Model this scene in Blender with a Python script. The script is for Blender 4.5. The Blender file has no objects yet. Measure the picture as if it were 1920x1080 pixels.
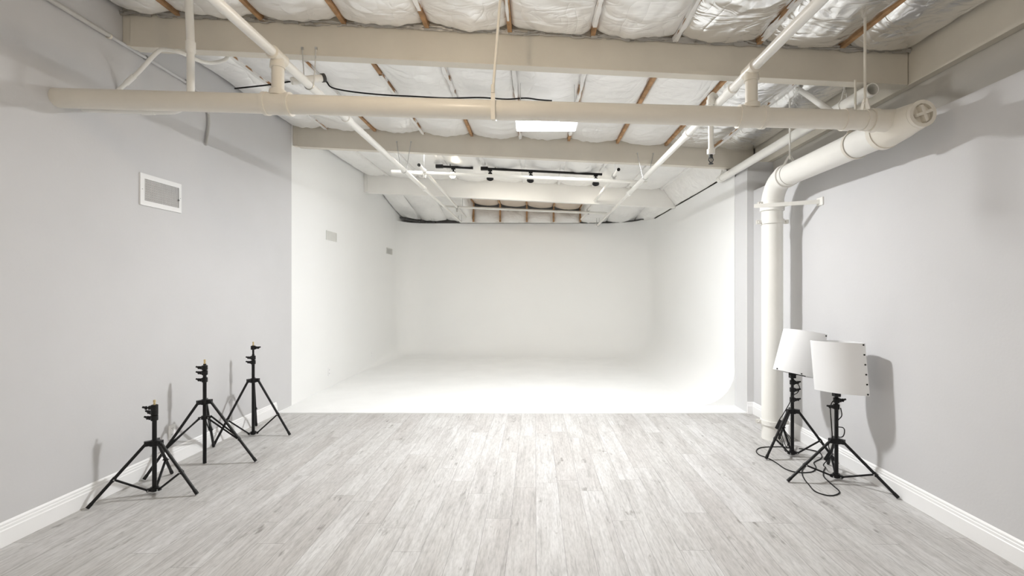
import bpy, bmesh, math, random
from mathutils import Vector, Matrix, noise
random.seed(7)
C = bpy.context.scene.collection
S = bpy.context.scene
PI = math.pi
# ------------------------------------------------------------------ frame of reference
EYE, F, VX, VY = 1.476, 880.0, 1003.0, 541.0       # eye height, focal length in px, vanishing point
def P(px, py, d):                                   # a point at depth d seen at pixel px,py
    return Vector(((px-VX)*d/F, d, EYE+(VY-py)*d/F))
def FL(px, py, z=0.0):                              # a point on the floor
    d = (EYE-z)*F/(py-VY)
    return Vector(((px-VX)*d/F, d, z))
SL = 0.0494                                         # the roof falls to the right
def ZB(x): return EYE+1.638-SL*x                    # underside of the beams
def ZR(x): return EYE+1.868-SL*x                    # underside of the joists
XL, XR, XRU = -3.05, 2.58, 2.82                     # left wall, right wall, upper right wall
D1, D2, D3, DB = 3.46, 5.90, 8.35, 10.8             # beams and back wall
Y0 = -4.0                                           # where the room is cut off behind the camera

# ------------------------------------------------------------------ materials
def newmat(name):
    m = bpy.data.materials.new(name); m.use_nodes = True
    nt = m.node_tree; b = nt.nodes['Principled BSDF']
    return m, nt, b
def N(nt, t, **kw):
    n = nt.nodes.new(t)
    for k, v in kw.items(): setattr(n, k, v)
    return n
def objco(nt, scale=(1,1,1)):
    tc = N(nt, 'ShaderNodeTexCoord'); mp = N(nt, 'ShaderNodeMapping')
    mp.inputs['Scale'].default_value = scale
    g = N(nt, 'ShaderNodeNewGeometry')
    nt.links.new(g.outputs['Position'], mp.inputs['Vector'])
    return mp.outputs['Vector']
def noise_node(nt, vec, scale, detail=4, rough=.55):
    n = N(nt, 'ShaderNodeTexNoise'); n.inputs['Scale'].default_value = scale
    n.inputs['Detail'].default_value = detail; n.inputs['Roughness'].default_value = rough
    nt.links.new(vec, n.inputs['Vector']); return n.outputs['Fac']
def ramp(nt, fac, stops):
    r = N(nt, 'ShaderNodeValToRGB'); e = r.color_ramp.elements
    while len(e) < len(stops): e.new(0.5)
    for k, (p, c) in enumerate(stops):
        e[k].position = p; e[k].color = (*c, 1) if len(c) == 3 else c
    nt.links.new(fac, r.inputs['Fac']); return r.outputs['Color']
def bump(nt, b, fac, strength, dist=.01):
    n = N(nt, 'ShaderNodeBump'); n.inputs['Strength'].default_value = strength; n.inputs['Distance'].default_value = dist
    nt.links.new(fac, n.inputs['Height']); nt.links.new(n.outputs['Normal'], b.inputs['Normal'])
def paint(name, col, rough=.6, var=.04, scale=3.0, bscale=120, bstr=.08, metal=0.0, spec=.5):
    m, nt, b = newmat(name)
    v = objco(nt)
    f = noise_node(nt, v, scale, 5)
    lo = tuple(max(0, c*(1-var)) for c in col); hi = tuple(min(1, c*(1+var)) for c in col)
    nt.links.new(ramp(nt, f, [(.3, lo), (.7, hi)]), b.inputs['Base Color'])
    b.inputs['Roughness'].default_value = rough; b.inputs['Metallic'].default_value = metal
    b.inputs['Specular IOR Level'].default_value = spec
    if bstr: bump(nt, b, noise_node(nt, v, bscale, 3), bstr, .004)
    return m
M = {}
M['stub'] = paint('pale stub wall paint', (.67,.67,.675), .7, .02, 1.5, 60, .1, spec=.3)
M['wall'] = paint('grey wall paint', (.605,.602,.607), .75, .02, 1.5, 60, .12, spec=.3)
M['cyc'] = paint('white studio paint', (.875,.88,.872), .7, .012, .8, 40, .03, spec=.3)
M['cycfloor'] = paint('white studio floor paint', (.875,.88,.872), .6, .025, 2.2, 40, .03, spec=.3)
M['trim'] = paint('white gloss trim paint', (.88,.88,.88), .35, .01, 3, 60, .02)
M['wall_upper'] = paint('tan grey upper wall', (.52,.50,.46), .8, .04, 2, 60, .15, spec=.3)  # darker and browner than the wall below
M['beamw'] = paint('white painted timber', (.84,.83,.80), .6, .02, 2.5, 90, .08)
M['beam'] = paint('cream painted timber', (.66,.62,.54), .6, .05, 2.5, 90, .10)
M['pipe'] = paint('cream pipe enamel', (.74,.70,.62), .32, .03, 5, 80, .03)
M['pipew'] = paint('white pipe enamel', (.82,.81,.77), .35, .02, 5, 80, .03)
M['wood'] = paint('bare joist timber', (.40,.235,.115), .75, .35, 14, 60, .2)
M['deck'] = paint('dark roof deck', (.05,.042,.035), .9, .3, 6, 60, .1)
M['black'] = paint('black stand metal', (.006,.006,.0065), .42, .1, 20, 80, .02, spec=.3)
M['rubber'] = paint('black rubber', (.006,.006,.006), .55, .1, 20, 80, .02, spec=.3)
M['brass'] = paint('brass', (.72,.58,.33), .3, .08, 30, 80, .02, metal=1)
M['steel'] = paint('plain steel', (.55,.55,.54), .35, .08, 30, 80, .02, metal=1)
M['diff'] = paint('white diffuser cloth', (.80,.805,.81), .5, .012, 4, 200, .03)
M['vent'] = paint('white register enamel', (.84,.84,.84), .4, .01, 4, 80, .01)
M['blade'] = paint('grey register blades', (.60,.60,.60), .4, .05, 20, 80, .01)
M['dark'] = paint('dark duct', (.06,.06,.06), .8, .1, 8, 80, .02)
M['greyvent'] = paint('painted over grille', (.66,.66,.63), .5, .03, 20, 80, .02)
M['flex'] = paint('ribbed grey conduit', (.53,.52,.50), .45, .05, 20, 80, .03)
M['kraft'] = paint('tan kraft facing', (.62,.53,.44), .6, .06, 5, 40, .15)
M['plastic'] = paint('black plastic and gap shade', (.02,.02,.02), .4, .2, 20, 60, .1)
def emit(name, col, s):
    m, nt, b = newmat(name)
    b.inputs['Base Color'].default_value = (*col, 1)
    b.inputs['Emission Color'].default_value = (*col, 1); b.inputs['Emission Strength'].default_value = s
    return m
M['led'] = emit('lit LED diffuser', (.98,.99,1), 8)
M['led_added_core'] = emit('added bright LED core', (.98,.99,1), 640)  # small hot core added to the panel to sharpen its shadows
M['led_added_up'] = emit('lit LED uplight', (1,1,1), .3)  # glow added on top of the panel to lift the foil above
M['led_added_stage'] = emit('added LED diffuser over stage', (1,1,1), 11.5)
M['led_added_rear'] = emit('added LED diffuser at rear', (1,.97,.93), 9)
M['bulb'] = emit('lit warm bulb', (1,.83,.63), 200)
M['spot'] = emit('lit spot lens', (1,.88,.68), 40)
# foil facing of the insulation
def foil(name, col, metal, rough, bs):
    m, nt, b = newmat(name)
    v = objco(nt)
    f = noise_node(nt, v, 2.2, 4)
    nt.links.new(ramp(nt, f, [(.3, tuple(c*.93 for c in col)), (.7, col)]), b.inputs['Base Color'])
    b.inputs['Metallic'].default_value = metal; b.inputs['Roughness'].default_value = rough
    def absn(fac, k):
        a = N(nt, 'ShaderNodeMath', operation='SUBTRACT'); a.inputs[1].default_value = .5; nt.links.new(fac, a.inputs[0])
        c = N(nt, 'ShaderNodeMath', operation='ABSOLUTE'); nt.links.new(a.outputs[0], c.inputs[0])
        e = N(nt, 'ShaderNodeMath', operation='POWER'); e.inputs[1].default_value = .7; nt.links.new(c.outputs[0], e.inputs[0])
        g = N(nt, 'ShaderNodeMath', operation='MULTIPLY'); g.inputs[1].default_value = k; nt.links.new(e.outputs[0], g.inputs[0]); return g.outputs[0]
    def dn(vec, sc, det, dist):
        q = N(nt, 'ShaderNodeTexNoise'); q.inputs['Scale'].default_value = sc; q.inputs['Detail'].default_value = det; q.inputs['Distortion'].default_value = dist
        nt.links.new(vec, q.inputs['Vector']); return q.outputs['Fac']
    v2 = objco(nt, (1, .5, 1)); v3 = objco(nt, (.45, 1, 1))
    h1 = absn(dn(v2, 3.2, 2, .8), 1.6); h2 = absn(dn(v3, 7.0, 2, 1.0), .7)
    ad = N(nt, 'ShaderNodeMath', operation='ADD'); nt.links.new(h1, ad.inputs[0]); nt.links.new(h2, ad.inputs[1])
    bump(nt, b, ad.outputs[0], bs, .03)
    return m
M['foil'] = foil('white foil facing', (.93,.925,.91), .48, .36, .46)
M['foil_bright'] = foil('bright silver foil facing', (.95,.95,.95), .92, .24, .5)
M['flap'] = foil('grey foil edge', (.42,.40,.37), .4, .45, .5)  # darker grey than the rest of the facing
M['tape'] = foil('white foil tape', (.88,.87,.85), .25, .5, .6)
# grey wood plank floor
def floor_mat():
    m, nt, b = newmat('grey wood plank flooring')
    L = nt.links.new
    g = N(nt, 'ShaderNodeNewGeometry'); sep = N(nt, 'ShaderNodeSeparateXYZ'); L(g.outputs['Position'], sep.inputs[0])
    def mt(op, a, bb=None, c=None):
        n = N(nt, 'ShaderNodeMath', operation=op)
        for i, s in enumerate((a, bb, c)):
            if s is None: continue
            if isinstance(s, (int, float)): n.inputs[i].default_value = s
            else: L(s, n.inputs[i])
        return n.outputs[0]
    W, LEN = .1615, 1.22
    xs = mt('DIVIDE', mt('SUBTRACT', sep.outputs[0], .007), W)
    row = mt('FLOOR', xs); fx = mt('SUBTRACT', xs, row)
    wn = N(nt, 'ShaderNodeTexWhiteNoise', noise_dimensions='1D'); L(row, wn.inputs['W'])
    ys = mt('ADD', mt('DIVIDE', sep.outputs[1], LEN), mt('MULTIPLY', wn.outputs['Value'], 7.0))
    idd = mt('FLOOR', ys); fy = mt('SUBTRACT', ys, idd)
    cmb = N(nt, 'ShaderNodeCombineXYZ'); L(row, cmb.inputs[0]); L(idd, cmb.inputs[1])
    wn2 = N(nt, 'ShaderNodeTexWhiteNoise', noise_dimensions='3D'); L(cmb.outputs[0], wn2.inputs['Vector'])
    rnd = wn2.outputs['Value']
    # seams
    ex = mt('MULTIPLY', mt('MINIMUM', fx, mt('SUBTRACT', 1.0, fx)), W)
    ey = mt('MULTIPLY', mt('MINIMUM', fy, mt('SUBTRACT', 1.0, fy)), LEN)
    e = mt('MINIMUM', ex, ey)
    seam = mt('LESS_THAN', e, .0011)
    # grain coordinates, shifted per plank
    def co(sx, sy):
        c = N(nt, 'ShaderNodeCombineXYZ')
        L(mt('ADD', mt('MULTIPLY', sep.outputs[0], sx), mt('MULTIPLY', rnd, 37.0)), c.inputs[0])
        L(mt('ADD', mt('MULTIPLY', sep.outputs[1], sy), mt('MULTIPLY', rnd, 91.0)), c.inputs[1])
        L(mt('MULTIPLY', rnd, 13.0), c.inputs[2])
        return c.outputs[0]
    g1 = noise_node(nt, co(9, 1.5), 1.0, 5, .6)          # broad cloudy patches
    n2 = N(nt, 'ShaderNodeTexNoise'); n2.inputs['Scale'].default_value = 1; n2.inputs['Detail'].default_value = 6
    n2.inputs['Roughness'].default_value = .65; n2.inputs['Distortion'].default_value = 1.2
    L(co(38, 2.2), n2.inputs['Vector']); g2 = n2.outputs['Fac']   # grain
    g3 = noise_node(nt, co(14, 5), 1.0, 3, .6)            # dark knots and streaks
    g4 = noise_node(nt, co(95, 16), 1.0, 3, .6)           # fine fibres
    c1 = ramp(nt, g1, [(.25, (.415,.40,.385)), (.5, (.52,.51,.495)), (.75, (.60,.595,.585))])
    def mix(a, bb, fac, mode='MULTIPLY'):
        n = N(nt, 'ShaderNodeMix', data_type='RGBA', blend_type=mode)
        if isinstance(fac, (int, float)): n.inputs[0].default_value = fac
        else: L(fac, n.inputs[0])
        L(a, n.inputs[6])
        if isinstance(bb, tuple): n.inputs[7].default_value = (*bb, 1)
        else: L(bb, n.inputs[7])
        return n.outputs[2]
    c2 = mix(c1, ramp(nt, g2, [(.30, (.70,.69,.68)), (.5, (1,1,1)), (.75, (1.12,1.12,1.12))]), .8)
    c3 = mix(c2, ramp(nt, g3, [(.26, (.45,.43,.41)), (.36, (1,1,1)), (.70, (1,1,1)), (.82, (1.3,1.3,1.3))]), .8)
    c4 = mix(c3, ramp(nt, g4, [(.3, (.80,.80,.795)), (.6, (1.05,1.05,1.05))]), .8)
    c5 = mix(c4, ramp(nt, rnd, [(0, (.92,.905,.90)), (.5, (1,1,1)), (1, (1.05,1.05,1.06))]), 1.0)
    c6 = mix(c5, (.15,.14,.135), mt('MULTIPLY', seam, .7), 'MIX')
    L(c6, b.inputs['Base Color'])
    b.inputs['Roughness'].default_value = .5; b.inputs['Specular IOR Level'].default_value = .35
    bump(nt, b, g2, .06, .003)
    return m
M['floor'] = floor_mat()

# ------------------------------------------------------------------ mesh helpers
def box(bm, x0, x1, y0, y1, z0, z1):
    vs = [bm.verts.new((x, y, z)) for z in (z0, z1) for y in (y0, y1) for x in (x0, x1)]
    for f in ((0,2,3,1),(4,5,7,6),(0,1,5,4),(2,6,7,3),(0,4,6,2),(1,3,7,5)):
        bm.faces.new([vs[i] for i in f])
    return vs
def tube(bm, pts, r, n=14, caps=True, rad=None, closed=False):
    pts = [Vector(p) for p in pts]
    m = len(pts); rings = []
    up = None
    for i in range(m):
        a = pts[i-1] if (i > 0 or closed) else pts[i]
        c = pts[(i+1) % m] if (i < m-1 or closed) else pts[i]
        t = (c-a).normalized()
        if up is None:
            up = Vector((0,0,1)) if abs(t.z) < .9 else Vector((0,1,0))
        u = (up - t*up.dot(t)).normalized(); w = t.cross(u); up = u
        rr = rad[i] if rad else r
        rings.append([bm.verts.new(pts[i] + (u*math.cos(2*PI*k/n) + w*math.sin(2*PI*k/n))*rr) for k in range(n)])
    for i in range(m if closed else m-1):
        A, B = rings[i], rings[(i+1) % m]
        for k in range(n):
            bm.faces.new((A[k], A[(k+1) % n], B[(k+1) % n], B[k]))
    if caps and not closed:
        bm.faces.new(rings[0][::-1]); bm.faces.new(rings[-1])
    return rings
def bar(bm, a, b, w, h):                              # rectangular bar from a to b
    a, b = Vector(a), Vector(b); t = (b-a).normalized()
    up = Vector((0,0,1)) if abs(t.z) < .95 else Vector((0,1,0))
    u = t.cross(up).normalized(); v = u.cross(t)
    vs = []
    for p in (a, b):
        for su, sv in ((-1,-1),(1,-1),(1,1),(-1,1)):
            vs.append(bm.verts.new(p+u*su*w/2+v*sv*h/2))
    for f in ((3,2,1,0),(4,5,6,7),(0,1,5,4),(1,2,6,5),(2,3,7,6),(3,0,4,7)):
        bm.faces.new([vs[i] for i in f])
def ring(bm, c, axis, R, r, n=36, k=8, flat=0):       # a torus hoop; flat = half width of a flat band
    c = Vector(c); axis = Vector(axis).normalized()
    up = Vector((0,0,1)) if abs(axis.z) < .9 else Vector((0,1,0))
    u = (up-axis*up.dot(axis)).normalized(); w = axis.cross(u)
    rs = []
    for i in range(n):
        e = u*math.cos(2*PI*i/n)+w*math.sin(2*PI*i/n)
        if flat:
            rs.append([bm.verts.new(c+e*(R+dr)+axis*da) for dr, da in ((0,-flat),(r,-flat),(r,flat),(0,flat))])
        else:
            rs.append([bm.verts.new(c+e*(R+r*math.cos(2*PI*j/k))+axis*r*math.sin(2*PI*j/k)) for j in range(k)])
    q = len(rs[0])
    for i in range(n):
        A, B = rs[i], rs[(i+1) % n]
        for j in range(q): bm.faces.new((A[j], B[j], B[(j+1) % q], A[(j+1) % q]))
def ball(bm, c, r, n=10, sz=1.0):
    bmesh.ops.create_uvsphere(bm, u_segments=n*2, v_segments=n, radius=r, matrix=Matrix.Translation(c) @ Matrix.Diagonal((1,1,sz,1)))
def arc(c, p, q, n=8):                                # quarter ellipse from c+p to c+q
    return [Vector(c)+Vector(p)*math.cos(PI/2*i/n)+Vector(q)*math.sin(PI/2*i/n) for i in range(n+1)]
def catmull(pts, n=8):
    pts = [Vector(p) for p in pts]; out = []
    for i in range(len(pts)-1):
        p0 = pts[max(i-1, 0)]; p1 = pts[i]; p2 = pts[i+1]; p3 = pts[min(i+2, len(pts)-1)]
        for k in range(n):
            t = k/n
            out.append(.5*((2*p1)+(p2-p0)*t+(2*p0-5*p1+4*p2-p3)*t*t+(3*p1-p0-3*p2+p3)*t**3))
    out.append(pts[-1]); return out

def tag(o, label=None, cat=None, group=None, kind=None):
    if label: o['label'] = label
    if cat: o['category'] = cat
    if group: o['group'] = group
    if kind: o['kind'] = kind
    return o
def wloc(p):
    v = Vector((0,0,0))
    while p is not None: v += p.location; p = p.parent
    return v
def obj(name, bm, mat, parent=None, smooth=True, angle=40, bev=0, label=None):
    """one mesh object from world-space geometry"""
    bmesh.ops.recalc_face_normals(bm, faces=bm.faces)
    if bev:
        es = [e for e in bm.edges if len(e.link_faces) == 2 and e.calc_face_angle(0) > .6]
        bmesh.ops.bevel(bm, geom=es, offset=bev, segments=2, affect='EDGES', profile=.6)
    if parent is None:
        xs = [v.co.x for v in bm.verts]; ys = [v.co.y for v in bm.verts]; zs = [v.co.z for v in bm.verts]
        o0 = Vector(((min(xs)+max(xs))/2, (min(ys)+max(ys))/2, min(zs)))
    else: o0 = wloc(parent)
    for v in bm.verts: v.co -= o0
    me = bpy.data.meshes.new(name); bm.to_mesh(me); bm.free()
    for mm in (mat if isinstance(mat, (list, tuple)) else (mat,)): me.materials.append(mm)
    if smooth:
        for p in me.polygons: p.use_smooth = True
        me.set_sharp_from_angle(angle=math.radians(angle))
    o = bpy.data.objects.new(name, me); C.objects.link(o)
    if parent is None: o.location = o0
    else: o.parent = parent
    if label: o['label'] = label
    return o
def thing(name, label, cat, loc, group=None):
    o = bpy.data.objects.new(name, None); C.objects.link(o); o.location = loc; o.empty_display_size = .1
    return tag(o, label, cat, group)
def struct(name, bm, mat, **kw):
    return tag(obj(name, bm, mat, **kw), kind='structure')
B = bmesh.new

# ------------------------------------------------------------------ room shell
bm = B(); box(bm, -3.3, 3.1, Y0, 5.60, -.12, 0); struct('floor', bm, M['floor'], smooth=False)
bm = B(); box(bm, XL-.15, XL, Y0, 5.88, 0, 3.75); struct('wall_left', bm, M['wall'], smooth=False)
bm = B(); box(bm, XR, XR+.24+.12, Y0, 5.56, 0, EYE+1.155); struct('wall_right', bm, M['wall'], smooth=False)
bm = B(); box(bm, XRU, XRU+.12, Y0, DB+.3, EYE+1.155, 3.6); box(bm, XRU, XRU+.12, 5.6, DB+.3, 0, EYE+1.155); struct('wall_right_upper', bm, M['wall_upper'], smooth=False)
bm = B(); box(bm, 2.505, XRU, 5.54, 5.885, 0, EYE+1.40); box(bm, 2.52, XRU, 5.56, 5.885, EYE+1.40, EYE+1.50)
struct('wall_stub', bm, M['stub'], smooth=False)
bm = B(); box(bm, XL-.15, XRU+.12, DB+.3, DB+.4, 0, 3.75); struct('wall_back', bm, M['wall'], smooth=False)
# painted stage: floor, left wall, and the wall that curves round the back and right
bm = B(); box(bm, XL, 2.505, 5.54, 5.60, .0, .012); box(bm, XL, 2.62, 5.60, DB+.1, -.12, .012)
struct('floor_cyclorama', bm, M['cycfloor'], smooth=False)
bm = B(); box(bm, XL-.15, XL, 5.88, DB+.3, 0, 3.75); struct('wall_cyclorama_left', bm, M['cyc'], smooth=False)
def cyc():
    bm = B(); XC = 2.505; rb = 1.0; rl = .55
    path = []                                        # (x, y, inward normal, cove radius)
    for i in range(12):
        y = 5.88+(DB-rb-5.88)*i/12; path.append((XC, y, (-1,0), .45+.25*i/12))
    for i in range(17):
        a = PI/2*i/16
        path.append((XC-rb+rb*math.cos(a), DB-rb+rb*math.sin(a), (-math.cos(a), -math.sin(a)), .70+.15*i/16))
    for i in range(1, 16):
        x = XC-rb+(XL+rl-XC+rb)*i/16; path.append((x, DB, (0,-1), .85-.35*(i/16)))
    for i in range(13):
        a = PI/2*i/12
        path.append((XL+rl-rl*math.sin(a), DB-rl+rl*math.cos(a), (math.sin(a), -math.cos(a)), .5-.25*i/12))
    for i in range(1, 8):
        y = DB-rl-2.2*i/7; path.append((XL+.002, y, (1,0), .25-.238*i/7))
    rows = []
    for (x, y, n, r) in path:
        top = EYE+1.455 if n[0] < -.9 and y < DB-rb+.05 else EYE+1.50
        if n[0] > .9: top = EYE+1.50
        col = []
        for k in range(11):
            a = PI/2*k/10
            o = r*(1-math.sin(a)); z = .012+r*(1-math.cos(a))
            col.append(bm.verts.new((x+n[0]*o, y+n[1]*o, z)))
        for k in range(1, 7): col.append(bm.verts.new((x, y, .012+r+(top-.012-r)*k/6)))
        rows.append(col)
    for A, D in zip(rows, rows[1:]):
        for k in range(len(A)-1): bm.faces.new((A[k], D[k], D[k+1], A[k+1]))
    # closed end of the cove next to the plank floor
    c = bm.verts.new((XC, 5.88, .012)); A = rows[0]
    for k in range(10): bm.faces.new((c, A[k], A[k+1]))
    # back of the shell and its top edge
    outer = []
    for (x, y, n, r), col in zip(path, rows):
        t = col[-1].co.z
        outer.append((bm.verts.new((x-n[0]*.10, y-n[1]*.10, t)), bm.verts.new((x-n[0]*.10, y-n[1]*.10, 0))))
    for i in range(len(rows)-1):
        bm.faces.new((rows[i][-1], rows[i+1][-1], outer[i+1][0], outer[i][0]))
        bm.faces.new((outer[i][0], outer[i+1][0], outer[i+1][1], outer[i][1]))
    struct('wall_cyclorama', bm, M['cyc'], angle=60)
cyc()
# baseboards with a stepped moulding
PROF = [(0,0),(.017,0),(.017,.092),(.0125,.097),(.0125,.112),(.009,.116),(.009,.128),(.004,.136),(0,.139)]
def skirting(name, a, b, n):
    bm = B(); a, b, n = Vector(a), Vector(b), Vector(n); ra, rb = [], []
    for o, z in PROF:
        ra.append(bm.verts.new(a+n*o+Vector((0,0,z)))); rb.append(bm.verts.new(b+n*o+Vector((0,0,z))))
    for i in range(len(PROF)): bm.faces.new((ra[i], rb[i], rb[(i+1) % len(PROF)], ra[(i+1) % len(PROF)]))
    bm.faces.new(ra); bm.faces.new(rb[::-1])
    struct(name, bm, M['trim'], angle=25)
skirting('baseboard_left', (XL,Y0,0), (XL,5.53,0), (1,0,0))
skirting('baseboard_right', (XR,Y0,0), (XR,5.54,0), (-1,0,0))
skirting('baseboard_stub', (2.505,5.54,0), (XR,5.54,0), (0,-1,0))
# roof deck (seen only through the gaps) and plain rear ceiling
bm = B()
def sheared(bm, x0, x1, y0, y1, lo, hi):              # slab that follows the roof slope
    for v in box(bm, x0, x1, y0, y1, 0, 1):
        v.co.z = ZR(v.co.x)+(lo if v.co.z == 0 else hi)
sheared(bm, XL-.15, XRU+.12, 1.0, DB+.3, .14, .20); struct('ceiling', bm, M['deck'], smooth=False)
bm = B(); sheared(bm, XL-.15, XRU+.12, Y0, 1.0, .0, .20); struct('ceiling_rear', bm, M['foil'], smooth=False)

# ------------------------------------------------------------------ beams, ledger, joists
def beam(y, zb, name_label, x0=-2.985, x1=2.75, th=.088, mat='beam'):
    bm = B()
    for v in box(bm, x0, x1, y, y+th, 0, 1):
        v.co.z = (zb-SL*v.co.x) if v.co.z == 0 else ZR(v.co.x)+.135
    t = thing('ceiling_beam', name_label, 'beam', (0, y, zb), 'cream beams across the ceiling')
    obj('timber', bm, M[mat], t, smooth=False, bev=.003)
    bm = B()
    for v in box(bm, XL+.002, x0-.004, y+.01, y+th-.005, 0, 1):
        v.co.z = (zb-SL*v.co.x+.012) if v.co.z == 0 else ZR(v.co.x)+.09
    obj('end_block', bm, M[mat], t, smooth=False, bev=.002)
    return t
beam(D1, EYE+1.638, 'nearest and largest cream ceiling beam, above the big cream pipe')
beam(D2, EYE+1.638, 'cream ceiling beam over the front edge of the white stage, behind the lit panel')
beam(D3, EYE+1.557, 'farthest white ceiling beam, over the middle of the white stage', mat='beamw')
beam(1.02, EYE+1.638, 'cream ceiling beam above the camera, out of the picture')
bm = B(); box(bm, 2.756, XRU-.002, Y0, 5.88, EYE+1.50, EYE+1.80)
o = obj('ledger_beam', bm, M['beam'], smooth=False, bev=.003)
tag(o, 'cream timber ledger running along the top of the right wall', 'beam')
XJ = [-2.62+.609*k for k in range(9)]
ORD = ['first','second','third','fourth','fifth','sixth','seventh','eighth','ninth','tenth']
BAYS = [(1.108, D1, 'before the nearest beam'), (D1+.088, D2, 'between nearest and middle beams'),
        (D2+.088, D3, 'just behind the middle beam'), (D3+.088, DB-.03, 'behind the farthest beam')]
TAPED = {0: {1: (0,.8), 3: (0,.90), 4: (0,.93), 5: (.2,.94), 6: (0,1), 7: (0,.97)}, 1: {0: (0,1), 4: (.08,1), 5: (.0,.9), 1: (0,.75), 2: (.3,1), 3: (0,.55), 8: (0,1)},
         2: {k: (0,1) for k in range(9)}, 3: {0: (0,1), 7: (0,1), 8: (0,1)}}
for b, (ya, yb, where) in enumerate(BAYS):
    for k, x in enumerate(XJ):
        bm = B()
        for v in box(bm, x-.016, x+.016, ya+.004, yb-.004, 0, 1): v.co.z = ZR(v.co.x)+(0.004 if v.co.z == 0 else .138)
        o = obj('ceiling_joist', bm, M['wood'], smooth=False)
        tag(o, f'{ORD[k]} narrow brown joist from the left wall, {where}', 'joist', 'brown joists between the ceiling beams')
        tp = TAPED[b].get(k)
        if tp:
            bm = B(); n = 60; rows = []
            for i in range(n+1):
                y = ya+.01+(yb-ya-.02)*(tp[0]+(tp[1]-tp[0])*i/n)
                w = (.020 if b < 2 else .034)+.014*noise.noise((y*9, k*3.1, b)); row = []; off = (.010 if b < 2 else .002)*noise.noise((y*3, k*7.7, b*2.0))
                for j in range(7):
                    u = -1+2*j/6
                    z = ZR(x)-.006+(.03 if abs(u) > .95 else 0)+.006*noise.noise((u*3+k, y*14, b*5.0))
                    row.append(bm.verts.new((x+off+u*w, y, z)))
                rows.append(row)
            for A, D in zip(rows, rows[1:]):
                for j in range(6): bm.faces.new((A[j], D[j], D[j+1], A[j+1]))
            obj('foil_tape', bm, M['tape'], o, angle=60, label='white crumpled foil tape')

# ------------------------------------------------------------------ insulation batts
def ridge(x, y, s): return 1-abs(noise.noise((x, y, s)))*2.2
def zlast(x, y):                                      # in the last bay the facing drops to the back wall at both sides
    t = max(0, min(1, (y-D3-.1)/(DB-D3-.1)))
    return ZR(x)*(1-t)+(EYE+1.535-.012*x)*t
def batt(b, k, ya, yb, x0, x1, label):
    nu = 36 if b < 2 else 22; nv = 110 if b < 2 else 60
    bm = B(); rows = []
    sd = b*17.3+k*5.7; ang = random.uniform(-.5, .5); ca, sa = math.cos(ang), math.sin(ang)
    bright = (b == 0 and k >= 7)
    amp = .024 if b == 0 else .018
    if bright: amp = .034
    sag = random.uniform(.03, .065)
    flat = b == 3 and 3 <= k <= 6
    drop = b == 3 and not flat
    for i in range(nv+1):
        v = i/nv; row = []
        for j in range(nu+1):
            u = j/nu; x = x0+(x1-x0)*u
            y = ya+(yb-ya)*v
            e = min(v, 1-v)*(yb-ya)
            y += (1-v*2)*.030*noise.noise((x*9, sd, v > .5))*(e < .05 and not (drop and v > .5))
            if k == 0 and j == 0: x += .025*noise.noise((y*6, 1.5, b))
            if k == 9 and j == nu and b < 2: x += .016*noise.noise((y*8, 2.5, b))
            prof = math.sin(PI*u)**.55
            z = zlast(x, y) if drop else ZR(x)
            z += .030-prof*(.030+sag*(.35+.65*math.sin(PI*v)**.5))
            if e < .08 and not (drop and v > .5): z += .050*(1-e/.08)**2
            if b >= 2 and k == 9:
                q = max(0, min(1, (x-2.25)/.24)); z = z*(1-q)+(EYE+1.475)*q
            if drop and ((k == 2 and j == nu) or (k == 7 and j == 0)): z = ZR(x)+.03
            if not flat:
                xr, yr = x*ca-y*sa, x*sa+y*ca
                w = .55*ridge(xr*3.1, yr*1.5, sd)+.30*ridge(xr*2.0+3, yr*5.5, sd+9)+.22*ridge(xr*9, yr*6, sd+4)
                z -= amp*(w-.5)*(.35+.65*prof)
                z += .010*noise.noise((x*2.2, y*1.7, sd))
                if e < .16: z += .014*noise.noise((x*16, y*13, sd+2))*(1-e/.16)
            row.append(bm.verts.new((x, y, z)))
        rows.append(row)
    for A, D in zip(rows, rows[1:]):
        for j in range(nu): bm.faces.new((A[j], A[j+1], D[j+1], D[j]))
    m = M['kraft'] if flat else M['foil_bright'] if bright or (b == 1 and k >= 8) else M['foil']
    o = obj('insulation_batt', bm, m, angle=70)
    tag(o, label, 'insulation', 'foil insulation batts under the roof')
    if b == 0: flap(o, k, x0, x1, D1-.004, sd)
def flap(o, k, x0, x1, y, s):
    bm = B(); n = 40; rows = []
    for i in range(n+1):
        x = x0-.03+(x1-x0+.06)*i/n; col = []
        top = .022+.020*noise.noise((x*7, s, 1)); bot = -.006-.018*abs(noise.noise((x*5, s, 2)))-.012*noise.noise((x*21, s, 3))
        for j in range(7):
            v = j/6
            col.append(bm.verts.new((x, y-.004-.018*abs(noise.noise((x*15, v*4, s)))*(1-.5*v)-.02*(1-v)*(.5+noise.noise((x*6, s, 5))), ZR(x)+top+(bot-top)*v)))
        rows.append(col)
    for A, D in zip(rows, rows[1:]):
        for j in range(6):
            if noise.noise((A[j].co.x*13, j*.6, s+7)) > .34: continue
            bm.faces.new((A[j], D[j], D[j+1], A[j+1]))
    for v in [v for v in bm.verts if not v.link_faces]: bm.verts.remove(v)
    obj('torn_flap', bm, M['flap'], o, angle=30, label='crumpled torn foil edge')
edges = [XL+.004]+XJ+[2.752]
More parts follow.
